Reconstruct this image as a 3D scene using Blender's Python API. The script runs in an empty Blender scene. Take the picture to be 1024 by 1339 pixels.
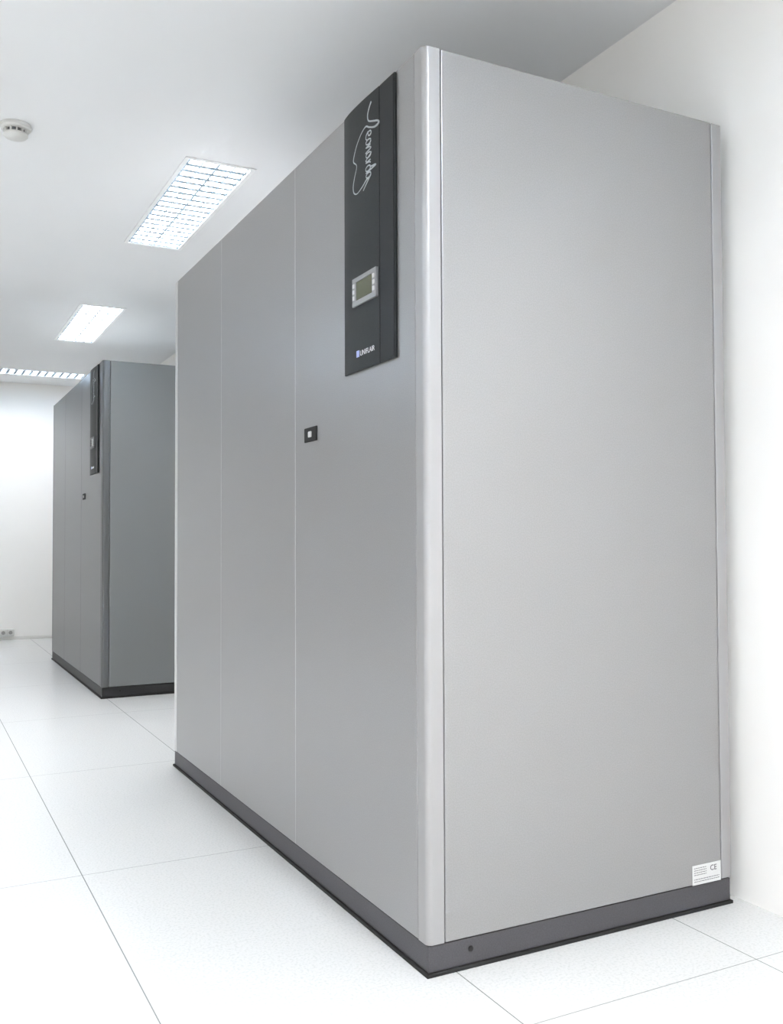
import bpy, bmesh, math, random
from mathutils import Matrix, Vector
scene = bpy.context.scene
COL = scene.collection
scene.view_settings.view_transform = 'Standard'
scene.view_settings.look = 'None'
scene.view_settings.exposure = 0.55

# ------------------------------------------------------------ materials
def new_mat(name, color, rough=0.5, metal=0.0, spec=0.5, coat=0.0):
    m = bpy.data.materials.new(name); m.use_nodes = True
    b = m.node_tree.nodes['Principled BSDF']
    b.inputs['Base Color'].default_value = (*color, 1)
    b.inputs['Roughness'].default_value = rough
    b.inputs['Metallic'].default_value = metal
    b.inputs['Specular IOR Level'].default_value = spec
    b.inputs['Coat Weight'].default_value = coat
    return m, m.node_tree, b

def add_noise(nt, b, c1, c2, scale, detail=3, lo=0.35, hi=0.65, bump=0.0, bumpdist=0.001, stretch=None):
    N, L = nt.nodes, nt.links
    tc = N.new('ShaderNodeTexCoord'); mp = N.new('ShaderNodeMapping')
    if stretch: mp.inputs['Scale'].default_value = stretch
    no = N.new('ShaderNodeTexNoise'); no.inputs['Scale'].default_value = scale; no.inputs['Detail'].default_value = detail
    cr = N.new('ShaderNodeValToRGB')
    cr.color_ramp.elements[0].position = lo; cr.color_ramp.elements[0].color = (*c1, 1)
    cr.color_ramp.elements[1].position = hi; cr.color_ramp.elements[1].color = (*c2, 1)
    L.new(tc.outputs['Object'], mp.inputs['Vector']); L.new(mp.outputs['Vector'], no.inputs['Vector'])
    L.new(no.outputs['Fac'], cr.inputs['Fac']); L.new(cr.outputs['Color'], b.inputs['Base Color'])
    if bump:
        bp = N.new('ShaderNodeBump'); bp.inputs['Strength'].default_value = bump; bp.inputs['Distance'].default_value = bumpdist
        L.new(no.outputs['Fac'], bp.inputs['Height']); L.new(bp.outputs['Normal'], b.inputs['Normal'])
    return cr

M = {}
def paint(key, c, rough, metal):
    m, nt, b = new_mat(key, c, rough, metal, 0.5)
    add_noise(nt, b, tuple(v * 0.95 for v in c), tuple(v * 1.05 for v in c), 350, 3)
    M[key] = m
paint('grey_metallic_paint', (0.318, 0.312, 0.309), 0.32, 0.48)
M['paint'] = M['grey_metallic_paint']
M['post'] = new_mat('grey_post_paint', (0.36, 0.353, 0.350), 0.38, 0.40, 0.5)[0]
M['post_highlight'] = new_mat('post_edge_highlight', (0.60, 0.60, 0.59), 0.35, 0.2, 0.5)[0]  # lighter base colour paints a highlight onto the far post
M['seam'] = new_mat('seam_highlight_paint', (0.46, 0.46, 0.46), 0.35, 0.3, 0.5)[0]  # pale colour stands in for highlights on the door edges
paint('shaded_side_paint', (0.165, 0.171, 0.169), 0.42, 0.25)  # far cabinet's side: same paint, darkened to carry its shade
paint('shaded_door_paint', (0.070, 0.071, 0.071), 0.28, 0.45)  # far doors: dimmer light and reflections put into the base colour
M['post_shaded'] = new_mat('shaded_post_paint', (0.115, 0.118, 0.117), 0.36, 0.5, 0.5)[0]  # post paint with the far cabinet's shade in its colour
m, nt, b = new_mat('dark_grey_plinth', (0.075, 0.07, 0.078), 0.5)
add_noise(nt, b, (0.050, 0.047, 0.052), (0.064, 0.061, 0.067), 300, 2)
M['plinth'] = m
M['plinth_shaded'] = new_mat('shaded_plinth', (0.009, 0.009, 0.010), 0.5)[0]  # plinth copy darkened for the shaded far cabinet
M['black'] = new_mat('black_rubber', (0.004, 0.004, 0.004), 0.7)[0]
M['carcass'] = new_mat('carcass_metal', (0.50, 0.50, 0.50), 0.5, 0.2)[0]
m, nt, b = new_mat('charcoal_textured_plastic', (0.022, 0.026, 0.028), 0.5, 0, 0.35)
add_noise(nt, b, (0.004, 0.006, 0.006), (0.012, 0.014, 0.015), 500, 2, bump=0.15, bumpdist=0.0005)
M['charcoal'] = m
M['charcoal_smooth'] = new_mat('charcoal_smooth_plastic', (0.003, 0.004, 0.005), 0.45, 0, 0.3)[0]
M['silver'] = new_mat('silver_plastic', (0.30, 0.30, 0.30), 0.3, 0.4)[0]
M['silver_shaded'] = new_mat('shaded_silver_plastic', (0.10, 0.10, 0.10), 0.4, 0.4)[0]  # silver toned down for the shaded far cabinet
M['lcd'] = new_mat('lcd_green_grey', (0.075, 0.08, 0.043), 0.15)[0]
M['ink_light'] = new_mat('light_grey_ink', (0.36, 0.38, 0.39), 0.5)[0]
M['ink_white'] = new_mat('white_ink', (0.80, 0.80, 0.83), 0.5)[0]
M['ink_blue'] = new_mat('pale_blue_ink', (0.36, 0.41, 0.70), 0.5)[0]
M['ink_grey'] = new_mat('grey_ink', (0.14, 0.14, 0.15), 0.6)[0]
M['ink_dark'] = new_mat('dark_ink', (0.03, 0.03, 0.04), 0.6)[0]
M['sticker'] = new_mat('white_sticker', (0.64, 0.64, 0.63), 0.4)[0]
M['white_plastic'] = new_mat('white_plastic', (0.66, 0.66, 0.64), 0.4)[0]
M['grey_plastic'] = new_mat('grey_plastic', (0.12, 0.12, 0.12), 0.5)[0]
M['button'] = new_mat('pale_button', (0.60, 0.60, 0.60), 0.35)[0]
M['frame_white'] = new_mat('white_enamel', (0.93, 0.94, 0.95), 0.35)[0]
m, nt, b = new_mat('satin_aluminium_louver', (0.3, 0.33, 0.38), 0.45, 0.0)
add_noise(nt, b, (0.24, 0.34, 0.44), (0.62, 0.72, 0.82), 45, 4, lo=0.42, hi=0.58)
M['louver'] = m

m, nt, b = new_mat('ceiling_paint', (0.62, 0.625, 0.63), 0.85, 0, 0.2)
add_noise(nt, b, (0.84, 0.85, 0.86), (0.855, 0.865, 0.875), 1.5, 3)
M['ceiling'] = m
m, nt, b = new_mat('wall_paint', (0.85, 0.83, 0.79), 0.8, 0, 0.2)
add_noise(nt, b, (0.92, 0.903, 0.875), (0.935, 0.918, 0.89), 2.0, 5, bump=0.05, bumpdist=0.001)
M['wall'] = m
m, nt, b = new_mat('baseboard_paint', (0.78, 0.77, 0.74), 0.5); M['baseboard'] = m

# floor: raised vinyl tiles, speckled, with joints
m, nt, b = new_mat('vinyl_floor_tile', (0.85, 0.86, 0.84), 0.26, 0, 0.5)
N, L = nt.nodes, nt.links
geo = N.new('ShaderNodeNewGeometry'); sep = N.new('ShaderNodeSeparateXYZ')
L.new(geo.outputs['Position'], sep.inputs['Vector'])
def mth(op, a, bb=None):
    n = N.new('ShaderNodeMath'); n.operation = op
    for i, v in enumerate((a, bb)):
        if v is None: continue
        if isinstance(v, (int, float)): n.inputs[i].default_value = v
        else: L.new(v, n.inputs[i])
    return n.outputs[0]
def joint(sock, off, period, half):
    t = mth('DIVIDE', mth('SUBTRACT', sock, off), period)
    fr = mth('SUBTRACT', t, mth('ROUND', t))
    return mth('LESS_THAN', mth('MULTIPLY', mth('ABSOLUTE', fr), period), half)
jx = joint(sep.outputs['X'], 0.442, 0.615, 0.0014)
jy = mth('MULTIPLY', joint(sep.outputs['Y'], 1.50, 1.238, 0.0014), 0.75)
jy2 = mth('MULTIPLY', joint(sep.outputs['Y'], 1.50, 0.619, 0.0012), 0.10)
J = mth('MAXIMUM', mth('MAXIMUM', jx, jy), jy2)
n1 = N.new('ShaderNodeTexNoise'); n1.inputs['Scale'].default_value = 160; n1.inputs['Detail'].default_value = 4
L.new(geo.outputs['Position'], n1.inputs['Vector'])
cr = N.new('ShaderNodeValToRGB')
cr.color_ramp.elements[0].position = 0.36; cr.color_ramp.elements[0].color = (0.56, 0.57, 0.555, 1)
cr.color_ramp.elements[1].position = 0.52; cr.color_ramp.elements[1].color = (0.635, 0.637, 0.625, 1)
L.new(n1.outputs['Fac'], cr.inputs['Fac'])
mx = N.new('ShaderNodeMix'); mx.data_type = 'RGBA'
L.new(J, mx.inputs[0]); L.new(cr.outputs['Color'], mx.inputs[6]); mx.inputs[7].default_value = (0.23, 0.24, 0.23, 1)
L.new(mx.outputs[2], b.inputs['Base Color'])
M['floor'] = m

# ------------------------------------------------------------ mesh helpers
def finish(name, bm, mat, parent=None, smooth=False, loc=None):
    me = bpy.data.meshes.new(name)
    bmesh.ops.recalc_face_normals(bm, faces=bm.faces)
    bm.to_mesh(me); bm.free()
    me.materials.append(mat)
    if smooth:
        for p in me.polygons: p.use_smooth = True
    o = bpy.data.objects.new(name, me); COL.objects.link(o)
    if parent: o.parent = parent
    if loc: o.location = loc
    return o

def bm_box(bm, lo, hi, bevel=0.0, seg=2):
    r = bmesh.ops.create_cube(bm, size=1)
    vs = r['verts']
    for v in vs:
        v.co = Vector(((lo[i] + hi[i]) / 2 + v.co[i] * (hi[i] - lo[i]) for i in range(3)))
    if bevel:
        es = list({e for v in vs for e in v.link_edges})
        bmesh.ops.bevel(bm, geom=es, offset=bevel, segments=seg, profile=0.5, affect='EDGES')

def box(name, lo, hi, mat, parent=None, bevel=0.0, seg=2):
    bm = bmesh.new(); bm_box(bm, lo, hi, bevel, seg)
    return finish(name, bm, mat, parent)

def extrude_profile(name, pts, z0, z1, mat, parent=None, smooth_angle=None):
    bm = bmesh.new()
    a = [bm.verts.new((x, y, z0)) for x, y in pts]
    c = [bm.verts.new((x, y, z1)) for x, y in pts]
    n = len(pts)
    for i in range(n):
        bm.faces.new((a[i], a[(i + 1) % n], c[(i + 1) % n], c[i]))
    bm.faces.new(a); bm.faces.new(c)
    o = finish(name, bm, mat, parent)
    if smooth_angle:
        for p in o.data.polygons: p.use_smooth = len(p.vertices) == 4
        o.data.set_sharp_from_angle(angle=math.radians(smooth_angle))
    return o

def empty(name, loc, rotz=0.0):
    e = bpy.data.objects.new(name, None); COL.objects.link(e)
    e.location = loc; e.rotation_euler = (0, 0, rotz); e.empty_display_size = 0.1
    return e

def to_mesh_obj(name, cu_obj, mat, parent):
    COL.objects.link(cu_obj)
    bpy.context.view_layer.update()
    dg = bpy.context.evaluated_depsgraph_get()
    me = bpy.data.meshes.new_from_object(cu_obj.evaluated_get(dg))
    mw = cu_obj.matrix_world.copy(); me.transform(mw)
    me.materials.clear(); me.materials.append(mat)
    cu = cu_obj.data
    bpy.data.objects.remove(cu_obj); bpy.data.curves.remove(cu)
    o = bpy.data.objects.new(name, me); COL.objects.link(o); o.parent = parent
    return o

def text_obj(name, txt, size, origin, right, up, mat, parent, xscale=1.0, offset=0.0):
    cu = bpy.data.curves.new(name, 'FONT'); cu.body = txt; cu.size = size; cu.extrude = 0.0002; cu.offset = offset
    o = bpy.data.objects.new(name + '_tmp', cu)
    r = Vector(right); u = Vector(up); nrm = r.cross(u)
    mm = Matrix(((r.x * xscale, u.x, nrm.x, origin[0]), (r.y * xscale, u.y, nrm.y, origin[1]), (r.z * xscale, u.z, nrm.z, origin[2]), (0, 0, 0, 1)))
    o.matrix_world = mm
    return to_mesh_obj(name, o, mat, parent)

def catmull(pts, n=6):
    out = []
    P = [pts[0]] + list(pts) + [pts[-1]]
    for i in range(1, len(P) - 2):
        p0, p1, p2, p3 = P[i - 1], P[i], P[i + 1], P[i + 2]
        for k in range(n):
            t = k / n
            out.append(tuple(0.5 * ((2 * p1[j]) + (-p0[j] + p2[j]) * t + (2 * p0[j] - 5 * p1[j] + 4 * p2[j] - p3[j]) * t * t + (-p0[j] + 3 * p1[j] - 3 * p2[j] + p3[j]) * t ** 3) for j in range(2)))
    out.append(pts[-1])
    return out

# ------------------------------------------------------------ room shell
XL, XR, YF, YB, H = -3.2, 1.915, -2.6, 9.60, 2.445
def structure(o): o['kind'] = 'structure'; return o
structure(box('floor', (XL - .1, YF - .1, -0.05), (XR + .1, YB + .1, 0), M['floor']))
structure(box('wall_right', (XR, YF - .1, 0), (XR + .1, YB + .1, H + .12), M['wall']))
structure(box('wall_left', (XL - .1, YF - .1, 0), (XL, YB + .1, H + .12), M['wall']))
structure(box('wall_back', (XL, YB, 0), (XR, YB + .1, H + .12), M['wall']))
structure(box('wall_front', (XL, YF - .1, 0), (XR, YF, H + .12), M['wall']))
structure(box('baseboard_back', (XL, YB - 0.008, 0), (XR - .012, YB, 0.028), M['baseboard'], bevel=0.002))

LW, LL = 0.292, 1.20
# (cx, cy, rotated, power)
lights = [(1.11, 4.23, 0, 50), (1.115, 6.81, 0, 42), (0.852, 8.97, 1, 24),
          (1.11, 0.30, 0, 54), (1.11, -1.6, 0, 70), (-0.2, -1.2, 0, 80),  # unseen fixtures, added to brighten the near end
          (-1.5, 4.23, 0, 65), (-1.5, 6.81, 0, 58), (-1.5, 1.66, 0, 85), (-1.5, -0.9, 0, 85)]  # unseen side row, added to light the room
rects = []
for cx, cy, r, pw in lights:
    w, l = (LL, LW) if r else (LW, LL)
    w -= 0.02; l -= 0.02
    rects.append((cx - w / 2, cx + w / 2, cy - l / 2, cy + l / 2))
xs = sorted({round(v, 5) for r in rects for v in r[:2]} | {XL, XR})
ys = sorted({round(v, 5) for r in rects for v in r[2:]} | {YF, YB})
bm = bmesh.new(); vg = {}
def gv(x, y):
    if (x, y) not in vg: vg[(x, y)] = bm.verts.new((x, y, H))
    return vg[(x, y)]
for i in range(len(xs) - 1):
    for j in range(len(ys) - 1):
        cx, cy = (xs[i] + xs[i + 1]) / 2, (ys[j] + ys[j + 1]) / 2
        if any(r[0] < cx < r[1] and r[2] < cy < r[3] for r in rects): continue
        bm.faces.new((gv(xs[i], ys[j]), gv(xs[i], ys[j + 1]), gv(xs[i + 1], ys[j + 1]), gv(xs[i + 1], ys[j])))
me = bpy.data.meshes.new('ceiling'); bm.to_mesh(me); bm.free(); me.materials.append(M['ceiling'])
ceil = bpy.data.objects.new('ceiling', me); COL.objects.link(ceil); structure(ceil)

# ------------------------------------------------------------ ceiling lights
def build_light():
    root = empty('ceiling_light', (0, 0, H))
    w, l = LW / 2, LL / 2
    f = 0.018
    bm = bmesh.new()
    bm_box(bm, (-w, -l, -0.005), (-w + f, l, -0.0005), 0.001)
    bm_box(bm, (w - f, -l, -0.005), (w, l, -0.0005), 0.001)
    bm_box(bm, (-w + f, -l, -0.005), (w - f, -l + f, -0.0005), 0.001)
    bm_box(bm, (-w + f, l - f, -0.005), (w - f, l, -0.0005), 0.001)
    finish('frame', bm, M['frame_white'], root)
    bm = bmesh.new()   # pan: open box
    wi, li, t = w - 0.012, l - 0.012, 0.003
    bm_box(bm, (-wi, -li, 0.08), (wi, li, 0.083))
    for s in (-1, 1):
        bm_box(bm, (min(s * wi, s * (wi - t)), -li, 0), (max(s * wi, s * (wi - t)), li, 0.08))
        bm_box(bm, (-wi, min(s * li, s * (li - t)), 0), (wi, max(s * li, s * (li - t)), 0.08))
    finish('housing', bm, M['frame_white'], root)
    # louver: V-section blades (wide at the bottom as in parabolic louvers)
    bm = bmesh.new()
    wi -= 0.005; li -= 0.005
    def blade(axis, c, half, lo, hi):
        z0, z1, tp = 0.0005, 0.018, 0.001
        sec = [(c - half, z0), (c + half, z0), (c + tp, z1), (c - tp, z1)]
        A = []; B = []
        for u, z in sec:
            if axis == 'y':
                A.append(bm.verts.new((u, lo, z))); B.append(bm.verts.new((u, hi, z)))
            else:
                A.append(bm.verts.new((lo, u, z))); B.append(bm.verts.new((hi, u, z)))
        for k in range(4):
            bm.faces.new((A[k], A[(k + 1) % 4], B[(k + 1) % 4], B[k]))
        bm.faces.new(A); bm.faces.new(B)
    blade('y', 0, 0.005, -li, li)
    for s in (-1, 1): blade('y', s * wi * .5, 0.0035, -li, li)
    for s in (-1, 1): blade('y', s * (wi - 0.008), 0.004, -li, li)
    nb = 18
    for k in range(nb + 1):
        blade('x', -li + 2 * li * k / nb, 0.013, -wi, wi)
    finish('louver', bm, M['louver'], root)
    la = bpy.data.lights.new('lamp', 'AREA'); la.shape = 'RECTANGLE'; la.size = 0.24; la.size_y = 1.14
    la.energy = 60; la.color = (0.99, 0.99, 1.0)
    lo = bpy.data.objects.new('lamp', la); COL.objects.link(lo); lo.parent = root; lo.location = (0, 0, 0.07)
    return root
root = build_light()
def copy_thing(root, loc, rotz=0.0, swap=None):
    r2 = root.copy(); COL.objects.link(r2); r2.location = loc; r2.rotation_euler = (0, 0, rotz)
    def rec(src, dst):
        for ch in list(src.children):
            c = ch.copy(); COL.objects.link(c); c.parent = dst
            if ch.type == 'LIGHT': c.data = ch.data.copy()
            nm = ch.name.split('.')[0]
            if swap and nm in swap:
                c.material_slots[0].link = 'OBJECT'
                c.material_slots[0].material = swap[nm]
            rec(ch, c)
    rec(root, r2)
    return r2
bpy.context.view_layer.update()
LAB = 'recessed white fluorescent ceiling light with metal louver grid, switched on, added where unseen'
for i, (cx, cy, r, pw) in enumerate(lights):
    if i == 0:
        o = root; o.location = (cx, cy, H)
    else:
        o = copy_thing(root, (cx, cy, H), math.pi / 2 if r else 0)
    bpy.context.view_layer.update()
    for ch in o.children:
        if ch.type == 'LIGHT': ch.data.energy = pw
    o['label'] = LAB if not r else 'recessed louvered ceiling light set crosswise near the end wall'
    o['category'] = 'ceiling light'
    o['group'] = 'fluorescent lights in the ceiling'

# ------------------------------------------------------------ cooling cabinet
D, W, HC, PL = 0.887, 2.128, 2.003, 0.064
S1, S2 = 0.762, 1.477
def build_cabinet(loc):
    root = empty('cooling_cabinet', loc)
    g = 0.0013
    P = 0.042
    PE = 0.045
    box('body', (0.022, 0.022, PL), (D - 0.001, W - 0.022, HC - 0.006), M['carcass'], root, 0.002)
    box('base_gasket', (-0.003, -0.003, 0.0), (D + 0.002, W + 0.003, 0.008), M['black'], root, 0.001)
    pl = box('plinth', (0.003, 0.003, 0.008), (D - 0.002, W - 0.003, PL - 0.0005), M['plinth'], root, 0.002)
    bm = bmesh.new()
    bmesh.ops.create_cone(bm, cap_ends=True, segments=20, radius1=0.0065, radius2=0.0055, depth=0.003)
    bmesh.ops.rotate(bm, verts=bm.verts, matrix=Matrix.Rotation(math.pi / 2, 3, 'X'))
    bmesh.ops.translate(bm, verts=bm.verts, vec=(0.108, 0.0022, 0.040))
    finish('bolt', bm, M['black'], pl)
    doors = []
    for a, c in ((P + g, S1 - g), (S1 + g, S2 - g), (S2 + g, W - PE - g)):
        doors.append(box('door', (0.0, a, PL + 0.002), (0.021, c, HC), M['paint'], root, 0.0025, 3))
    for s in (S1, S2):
        box('seam_highlight', (-0.0002, s - 0.0022, PL + 0.003), (0.010, s + 0.0022, HC - 0.001), M['seam'], root, 0.0005, 1)  # added strip, not a cabinet part: paints the bright seam line
    def post_profile(flip):
        R, pw = (0.008, PE) if flip else (0.014, P)
        pts = []
        for k in range(13):
            t = math.pi / 2 * k / 12
            pts.append((R - R * math.cos(t), R - R * math.sin(t)))
        pts = [(0.0, pw - g)] + pts + [(P - g, 0.0), (P - g, 0.02), (0.02, pw - g)]
        if flip: pts = [(x, W - y) for x, y in pts]
        return pts
    for flip in (False, True):
        extrude_profile('corner_post' if not flip else 'end_post', post_profile(flip), PL + 0.002, HC, M['post_highlight'] if flip else M['post'], root, 30)
    RX = 0.852
    for s in (0, 1):
        y0, y1 = (0.0, 0.021) if s == 0 else (W - 0.021, W)
        box('side_panel', (P + g, y0, PL + 0.002), (RX - g, y1, HC), M['paint'], root, 0.0025, 3)
        box('rear_post', (RX + g, y0, PL + 0.002), (D, y1, HC), M['post'], root, 0.003, 3)
    box('top_panel', (0.022, 0.022, HC - 0.0058), (D - 0.002, W - 0.022, HC - 0.001), M['paint'], root, 0.001)
    # control panel
    y0, yf, y1 = 0.125, 0.199, 0.406
    z0, z1 = 1.341, 1.998
    pts = [(-0.0002, y0), (-0.0055, y0), (-0.0065, y0 + 0.002), (-0.0075, yf - 0.001), (-0.0060, yf), (-0.0060, yf + 0.0015), (-0.0080, yf + 0.003)]
    for k in range(1, 13):
        t = k / 12
        y = yf + 0.003 + (y1 - yf - 0.003) * t
        pts.append((-0.0080 - 0.0030 * math.sin(math.pi * t) + 0.003 * max(0, t - 0.75) ** 2 * 16, y))
    pts.append((-0.0002, y1))
    cp = extrude_profile('control_panel', pts, z0, z1, M['charcoal'], root, 25)
    cp['label'] = 'charcoal control panel with display and script emblem'
    bv = cp.modifiers.new('b', 'BEVEL'); bv.width = 0.0010; bv.segments = 2; bv.limit_method = 'ANGLE'
    fx = -0.0112
    box('trim_strip', (-0.0079, y0 + 0.004, z0 + 0.003), (-0.004, yf - 0.003, z1 - 0.003), M['charcoal_smooth'], cp, 0.0006)
    # display
    bm = bmesh.new()
    dy0, dy1, dz0, dz1 = 0.207, 0.338, 1.499, 1.569
    sy0, sy1, sz0, sz1 = 0.228, 0.318, 1.512, 1.558
    xo = -0.0155
    for lo, hi in (((xo, dy0, dz0), (-0.007, dy1, sz0)), ((xo, dy0, sz1), (-0.007, dy1, dz1)),
                   ((xo, dy0, sz0), (-0.007, sy0, sz1)), ((xo, sy1, sz0), (-0.007, dy1, sz1))):
        bm_box(bm, lo, hi, 0.0008, 1)
    finish('display_frame', bm, M['silver'], cp)
    box('display_screen', (-0.0135, sy0, sz0), (-0.0075, sy1, sz1), M['lcd'], cp, 0.0005)
    for zz in (1.520, 1.535, 1.550):
        box('button', (xo - 0.0018, dy0 + 0.006, zz - 0.005), (xo + 0.001, dy0 + 0.016, zz + 0.005), M['button'], cp, 0.001, 2)
        box('button', (xo - 0.0018, dy1 - 0.014, zz - 0.005), (xo + 0.001, dy1 - 0.005, zz + 0.005), M['button'], cp, 0.001, 2)
    # maker's mark and word
    box('emblem', (fx - 0.0006, 0.306, 1.373), (fx + 0.003, 0.322, 1.389), M['ink_blue'], cp, 0.0003, 1)
    text_obj('lettering', 'UNIFLAIR', 0.0180, (fx - 0.0003, 0.302, 1.3740), (0, -1, 0), (0, 0, 1), M['ink_white'], cp, 1.06, 0.0)
    # handwritten script, running down the panel
    fine, bold = [], []
    fine.append([(.034, .000), (.022, .012), (.014, .028), (.020, .042), (.045, .052), (.068, .060), (.071, .067), (.050, .068), (.022, .058), (.004, .050),
          (-.020, .058), (-.045, .076), (-.062, .098), (-.066, .112), (-.050, .124), (-.048, .134), (-.058, .150), (-.068, .172), (-.064, .190), (-.044, .198), (-.014, .190), (.010, .180), (.022, .184)])
    def ell(ct, cs, rt, rs, a0=0, a1=2 * math.pi, n=10):
        return [(ct + rt * math.cos(a0 + (a1 - a0) * k / n), cs + rs * math.sin(a0 + (a1 - a0) * k / n)) for k in range(n + 1)]
    bold.append([(.014, .066), (.020, .078), (.032, .076), (.028, .068), (.010, .070), (.004, .080), (.012, .086)])
    bold.append(ell(.018, .092, .013, .0060))
    bold.append([(.030, .101), (.004, .103), (.024, .106), (.030, .111), (.004, .115), (.010, .118)])
    bold.append(ell(.018, .124, .013, .0060) + [(.004, .134), (.010, .137)])
    bold.append([(.030, .138), (.004, .140), (.022, .142), (.031, .147)])
    bold.append(ell(.016, .156, .013, .0064) + [(.056, .160), (.030, .163), (.004, .165)])
    bold.append(ell(.018, .173, .013, .0060))
    fine.append([(.030, .176), (.008, .190), (-.010, .202)])
    meshes = []
    for stroke_set, bd in ((fine, 0.0023), (bold, 0.0019)):
        cu = bpy.data.curves.new('script', 'CURVE'); cu.dimensions = '3D'; cu.bevel_depth = bd; cu.bevel_resolution = 1
        for st in stroke_set:
            pp = catmull(st, 5)
            sp = cu.splines.new('POLY'); sp.points.add(len(pp) - 1)
            for q, (t, s) in zip(sp.points, pp):
                q.co = (fx + 0.0018, 0.272 - t, 1.976 - s, 1)
        o = bpy.data.objects.new('script_tmp', cu)
        meshes.append(to_mesh_obj('lettering', o, M['ink_light'], cp))
    bm = bmesh.new(); bm.from_mesh(meshes[0].data); bm.from_mesh(meshes[1].data); bm.to_mesh(meshes[0].data); bm.free()
    bpy.data.objects.remove(meshes[1])
    # latch on first door
    ly, lz = 0.641, 1.2175
    la = box('latch', (-0.004, ly - 0.043, lz - 0.020), (0.001, ly + 0.043, lz + 0.020), M['black'], doors[0], 0.002, 2)
    la['label'] = 'black recessed door latch'
    box('latch_button', (-0.0060, ly - 0.012, lz - 0.008), (-0.003, ly + 0.010, lz + 0.008), M['button'], doors[0], 0.0028, 3)
    return root
cab = build_cabinet((0.988, 1.757, 0))
bpy.context.view_layer.update()
cab2 = copy_thing(cab, (1.026, 5.72, 0), 0, {'side_panel': M['shaded_side_paint'], 'top_panel': M['shaded_side_paint'], 'door': M['shaded_door_paint'],  # far copy takes the paints with shade in their colour
    'corner_post': M['post_shaded'], 'end_post': M['post_shaded'], 'rear_post': M['post_shaded'], 'plinth': M['plinth_shaded'], 'seam_highlight': M['post_shaded'],
    'display_frame': M['silver_shaded'], 'button': M['silver_shaded'], 'body': M['shaded_side_paint']})
for c in (cab, cab2):
    c['category'] = 'air conditioning cabinet'
    c['group'] = 'cooling cabinets along the wall'
cab['label'] = 'tall light grey metal cooling cabinet with small white sticker'
cab2['label'] = 'tall grey metal cooling cabinet with shade painted in, nearer the end wall'
# sticker only on the near cabinet
st = box('rating_sticker', (0.753, -0.0012, 0.0655), (0.849, 0.0002, 0.1135), M['sticker'], cab, 0.0002, 1)
bm = bmesh.new()
random.seed(3)
for r in range(7):
    z = 0.1065 - r * 0.0055
    x = 0.758
    end = 0.80 if r < 4 else 0.843
    if r in (4,): continue
    while x < end:
        w = random.uniform(0.003, 0.009)
        bm_box(bm, (x, -0.0015, z - 0.0008), (min(x + w, end), -0.0010, z + 0.0008))
        x += w + 0.0015
finish('small_print', bm, M['ink_grey'], st)
text_obj('lettering', 'CE', 0.019, (0.812, -0.0013, 0.0945), (1, 0, 0), (0, 0, 1), M['ink_dark'], st, 1.0)

# ------------------------------------------------------------ smoke detector
def lathe(name, prof, mat, parent, seg=48):
    bm = bmesh.new(); rings = []
    for r, z in prof:
        rings.append([bm.verts.new((r * math.cos(2 * math.pi * k / seg), r * math.sin(2 * math.pi * k / seg), z)) for k in range(seg)])
    for a, c in zip(rings, rings[1:]):
        for k in range(seg):
            bm.faces.new((a[k], a[(k + 1) % seg], c[(k + 1) % seg], c[k]))
    bm.faces.new(rings[0]); bm.faces.new(rings[-1])
    o = finish(name, bm, mat, parent)
    for p in o.data.polygons: p.use_smooth = len(p.vertices) == 4
    o.data.set_sharp_from_angle(angle=math.radians(35))
    return o
sd = empty('smoke_detector', (0.338, 3.638, H))
sd['label'] = 'round white smoke detector mounted on the ceiling'; sd['category'] = 'smoke detector'
lathe('base', [(0.053, 0.0), (0.055, -0.004), (0.055, -0.013), (0.051, -0.018), (0.044, -0.020)], M['white_plastic'], sd)
lathe('vent', [(0.034, -0.019), (0.034, -0.038)], M['grey_plastic'], sd)
bm = bmesh.new()
for k in range(12):
    bm2 = bmesh.new(); bm_box(bm2, (0.031, -0.0022, -0.039), (0.043, 0.0022, -0.018))
    bmesh.ops.rotate(bm2, verts=bm2.verts, matrix=Matrix.Rotation(2 * math.pi * k / 12, 3, 'Z'))
    tmp = bpy.data.meshes.new('t'); bm2.to_mesh(tmp); bm2.free(); bm.from_mesh(tmp); bpy.data.meshes.remove(tmp)
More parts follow.
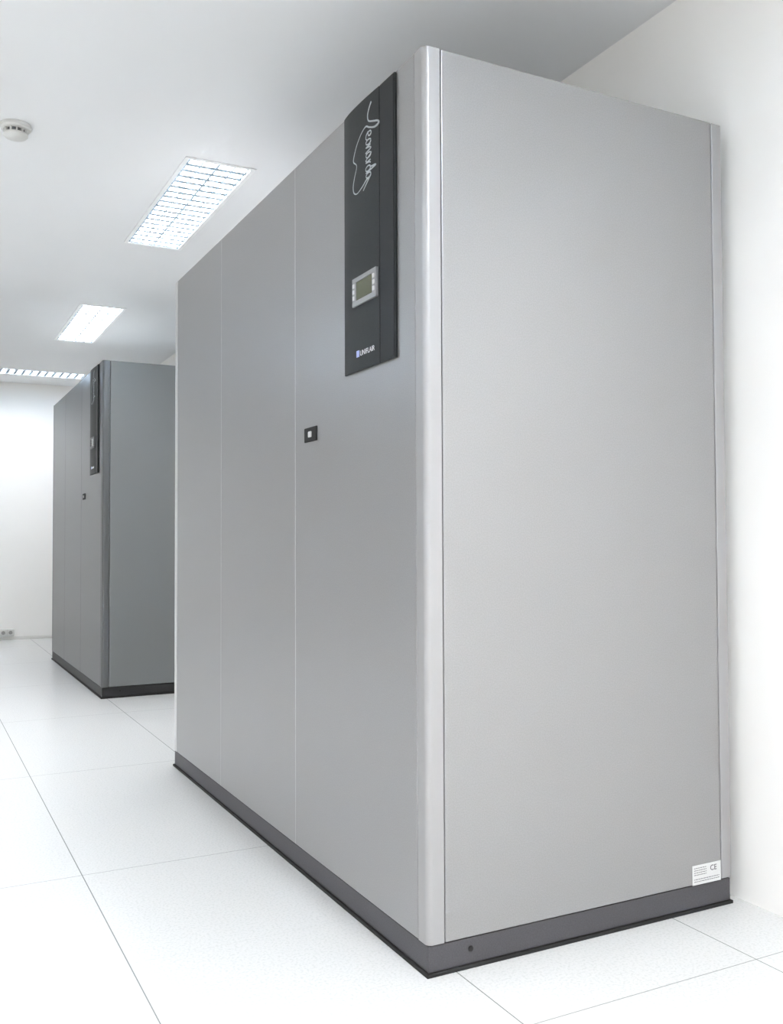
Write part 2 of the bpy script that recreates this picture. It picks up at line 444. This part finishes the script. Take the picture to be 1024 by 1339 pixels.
finish('vent_rib', bm, M['white_plastic'], sd)
lathe('cap', [(0.043, -0.034), (0.043, -0.040), (0.037, -0.046), (0.024, -0.051), (0.010, -0.053)], M['white_plastic'], sd)

# ------------------------------------------------------------ wall socket
ws = empty('wall_socket', (0.848, YB, 0.0))
ws['label'] = 'white double wall socket box low on the end wall'; ws['category'] = 'electrical socket'
box('back_box', (-0.066, -0.035, 0.034), (0.066, 0.0, 0.104), M['white_plastic'], ws, 0.006, 3)
for cx in (-0.032, 0.032):
    box('face_plate', (cx - 0.029, -0.040, 0.040), (cx + 0.029, -0.034, 0.098), M['white_plastic'], ws, 0.002, 2)
M['socket_grey'] = new_mat('pale_grey_plastic', (0.33, 0.33, 0.32), 0.5)[0]
for cx in (-0.032, 0.032):
    bm = bmesh.new()
    bmesh.ops.create_cone(bm, cap_ends=True, segments=28, radius1=0.017, radius2=0.017, depth=0.003)
    bmesh.ops.rotate(bm, verts=bm.verts, matrix=Matrix.Rotation(math.pi / 2, 3, 'X'))
    bmesh.ops.translate(bm, verts=bm.verts, vec=(cx, -0.0405, 0.069))
    finish('socket_outlet', bm, M['socket_grey'], ws)

# ------------------------------------------------------------ world + camera
w = bpy.data.worlds.new('World'); scene.world = w; w.use_nodes = True
w.node_tree.nodes['Background'].inputs[0].default_value = (0.8, 0.85, 0.9, 1)
w.node_tree.nodes['Background'].inputs[1].default_value = 0.2

cd = bpy.data.cameras.new('camera'); cam = bpy.data.objects.new('camera', cd); COL.objects.link(cam)
cd.sensor_fit = 'VERTICAL'; cd.sensor_height = 36.0; cd.sensor_width = 36.0
cd.lens = 36.0 * 1230 / 1339
cd.clip_start = 0.02
right = Vector((0.8890, -0.4580, -0.0039)).normalized()
back = -Vector((0.4579, 0.8885, 0.0301)).normalized()
up = back.cross(right).normalized(); right = up.cross(back).normalized()
cam.matrix_world = Matrix(((right.x, up.x, back.x, 0), (right.y, up.y, back.y, 0), (right.z, up.z, back.z, 0.925), (0, 0, 0, 1)))
scene.camera = cam
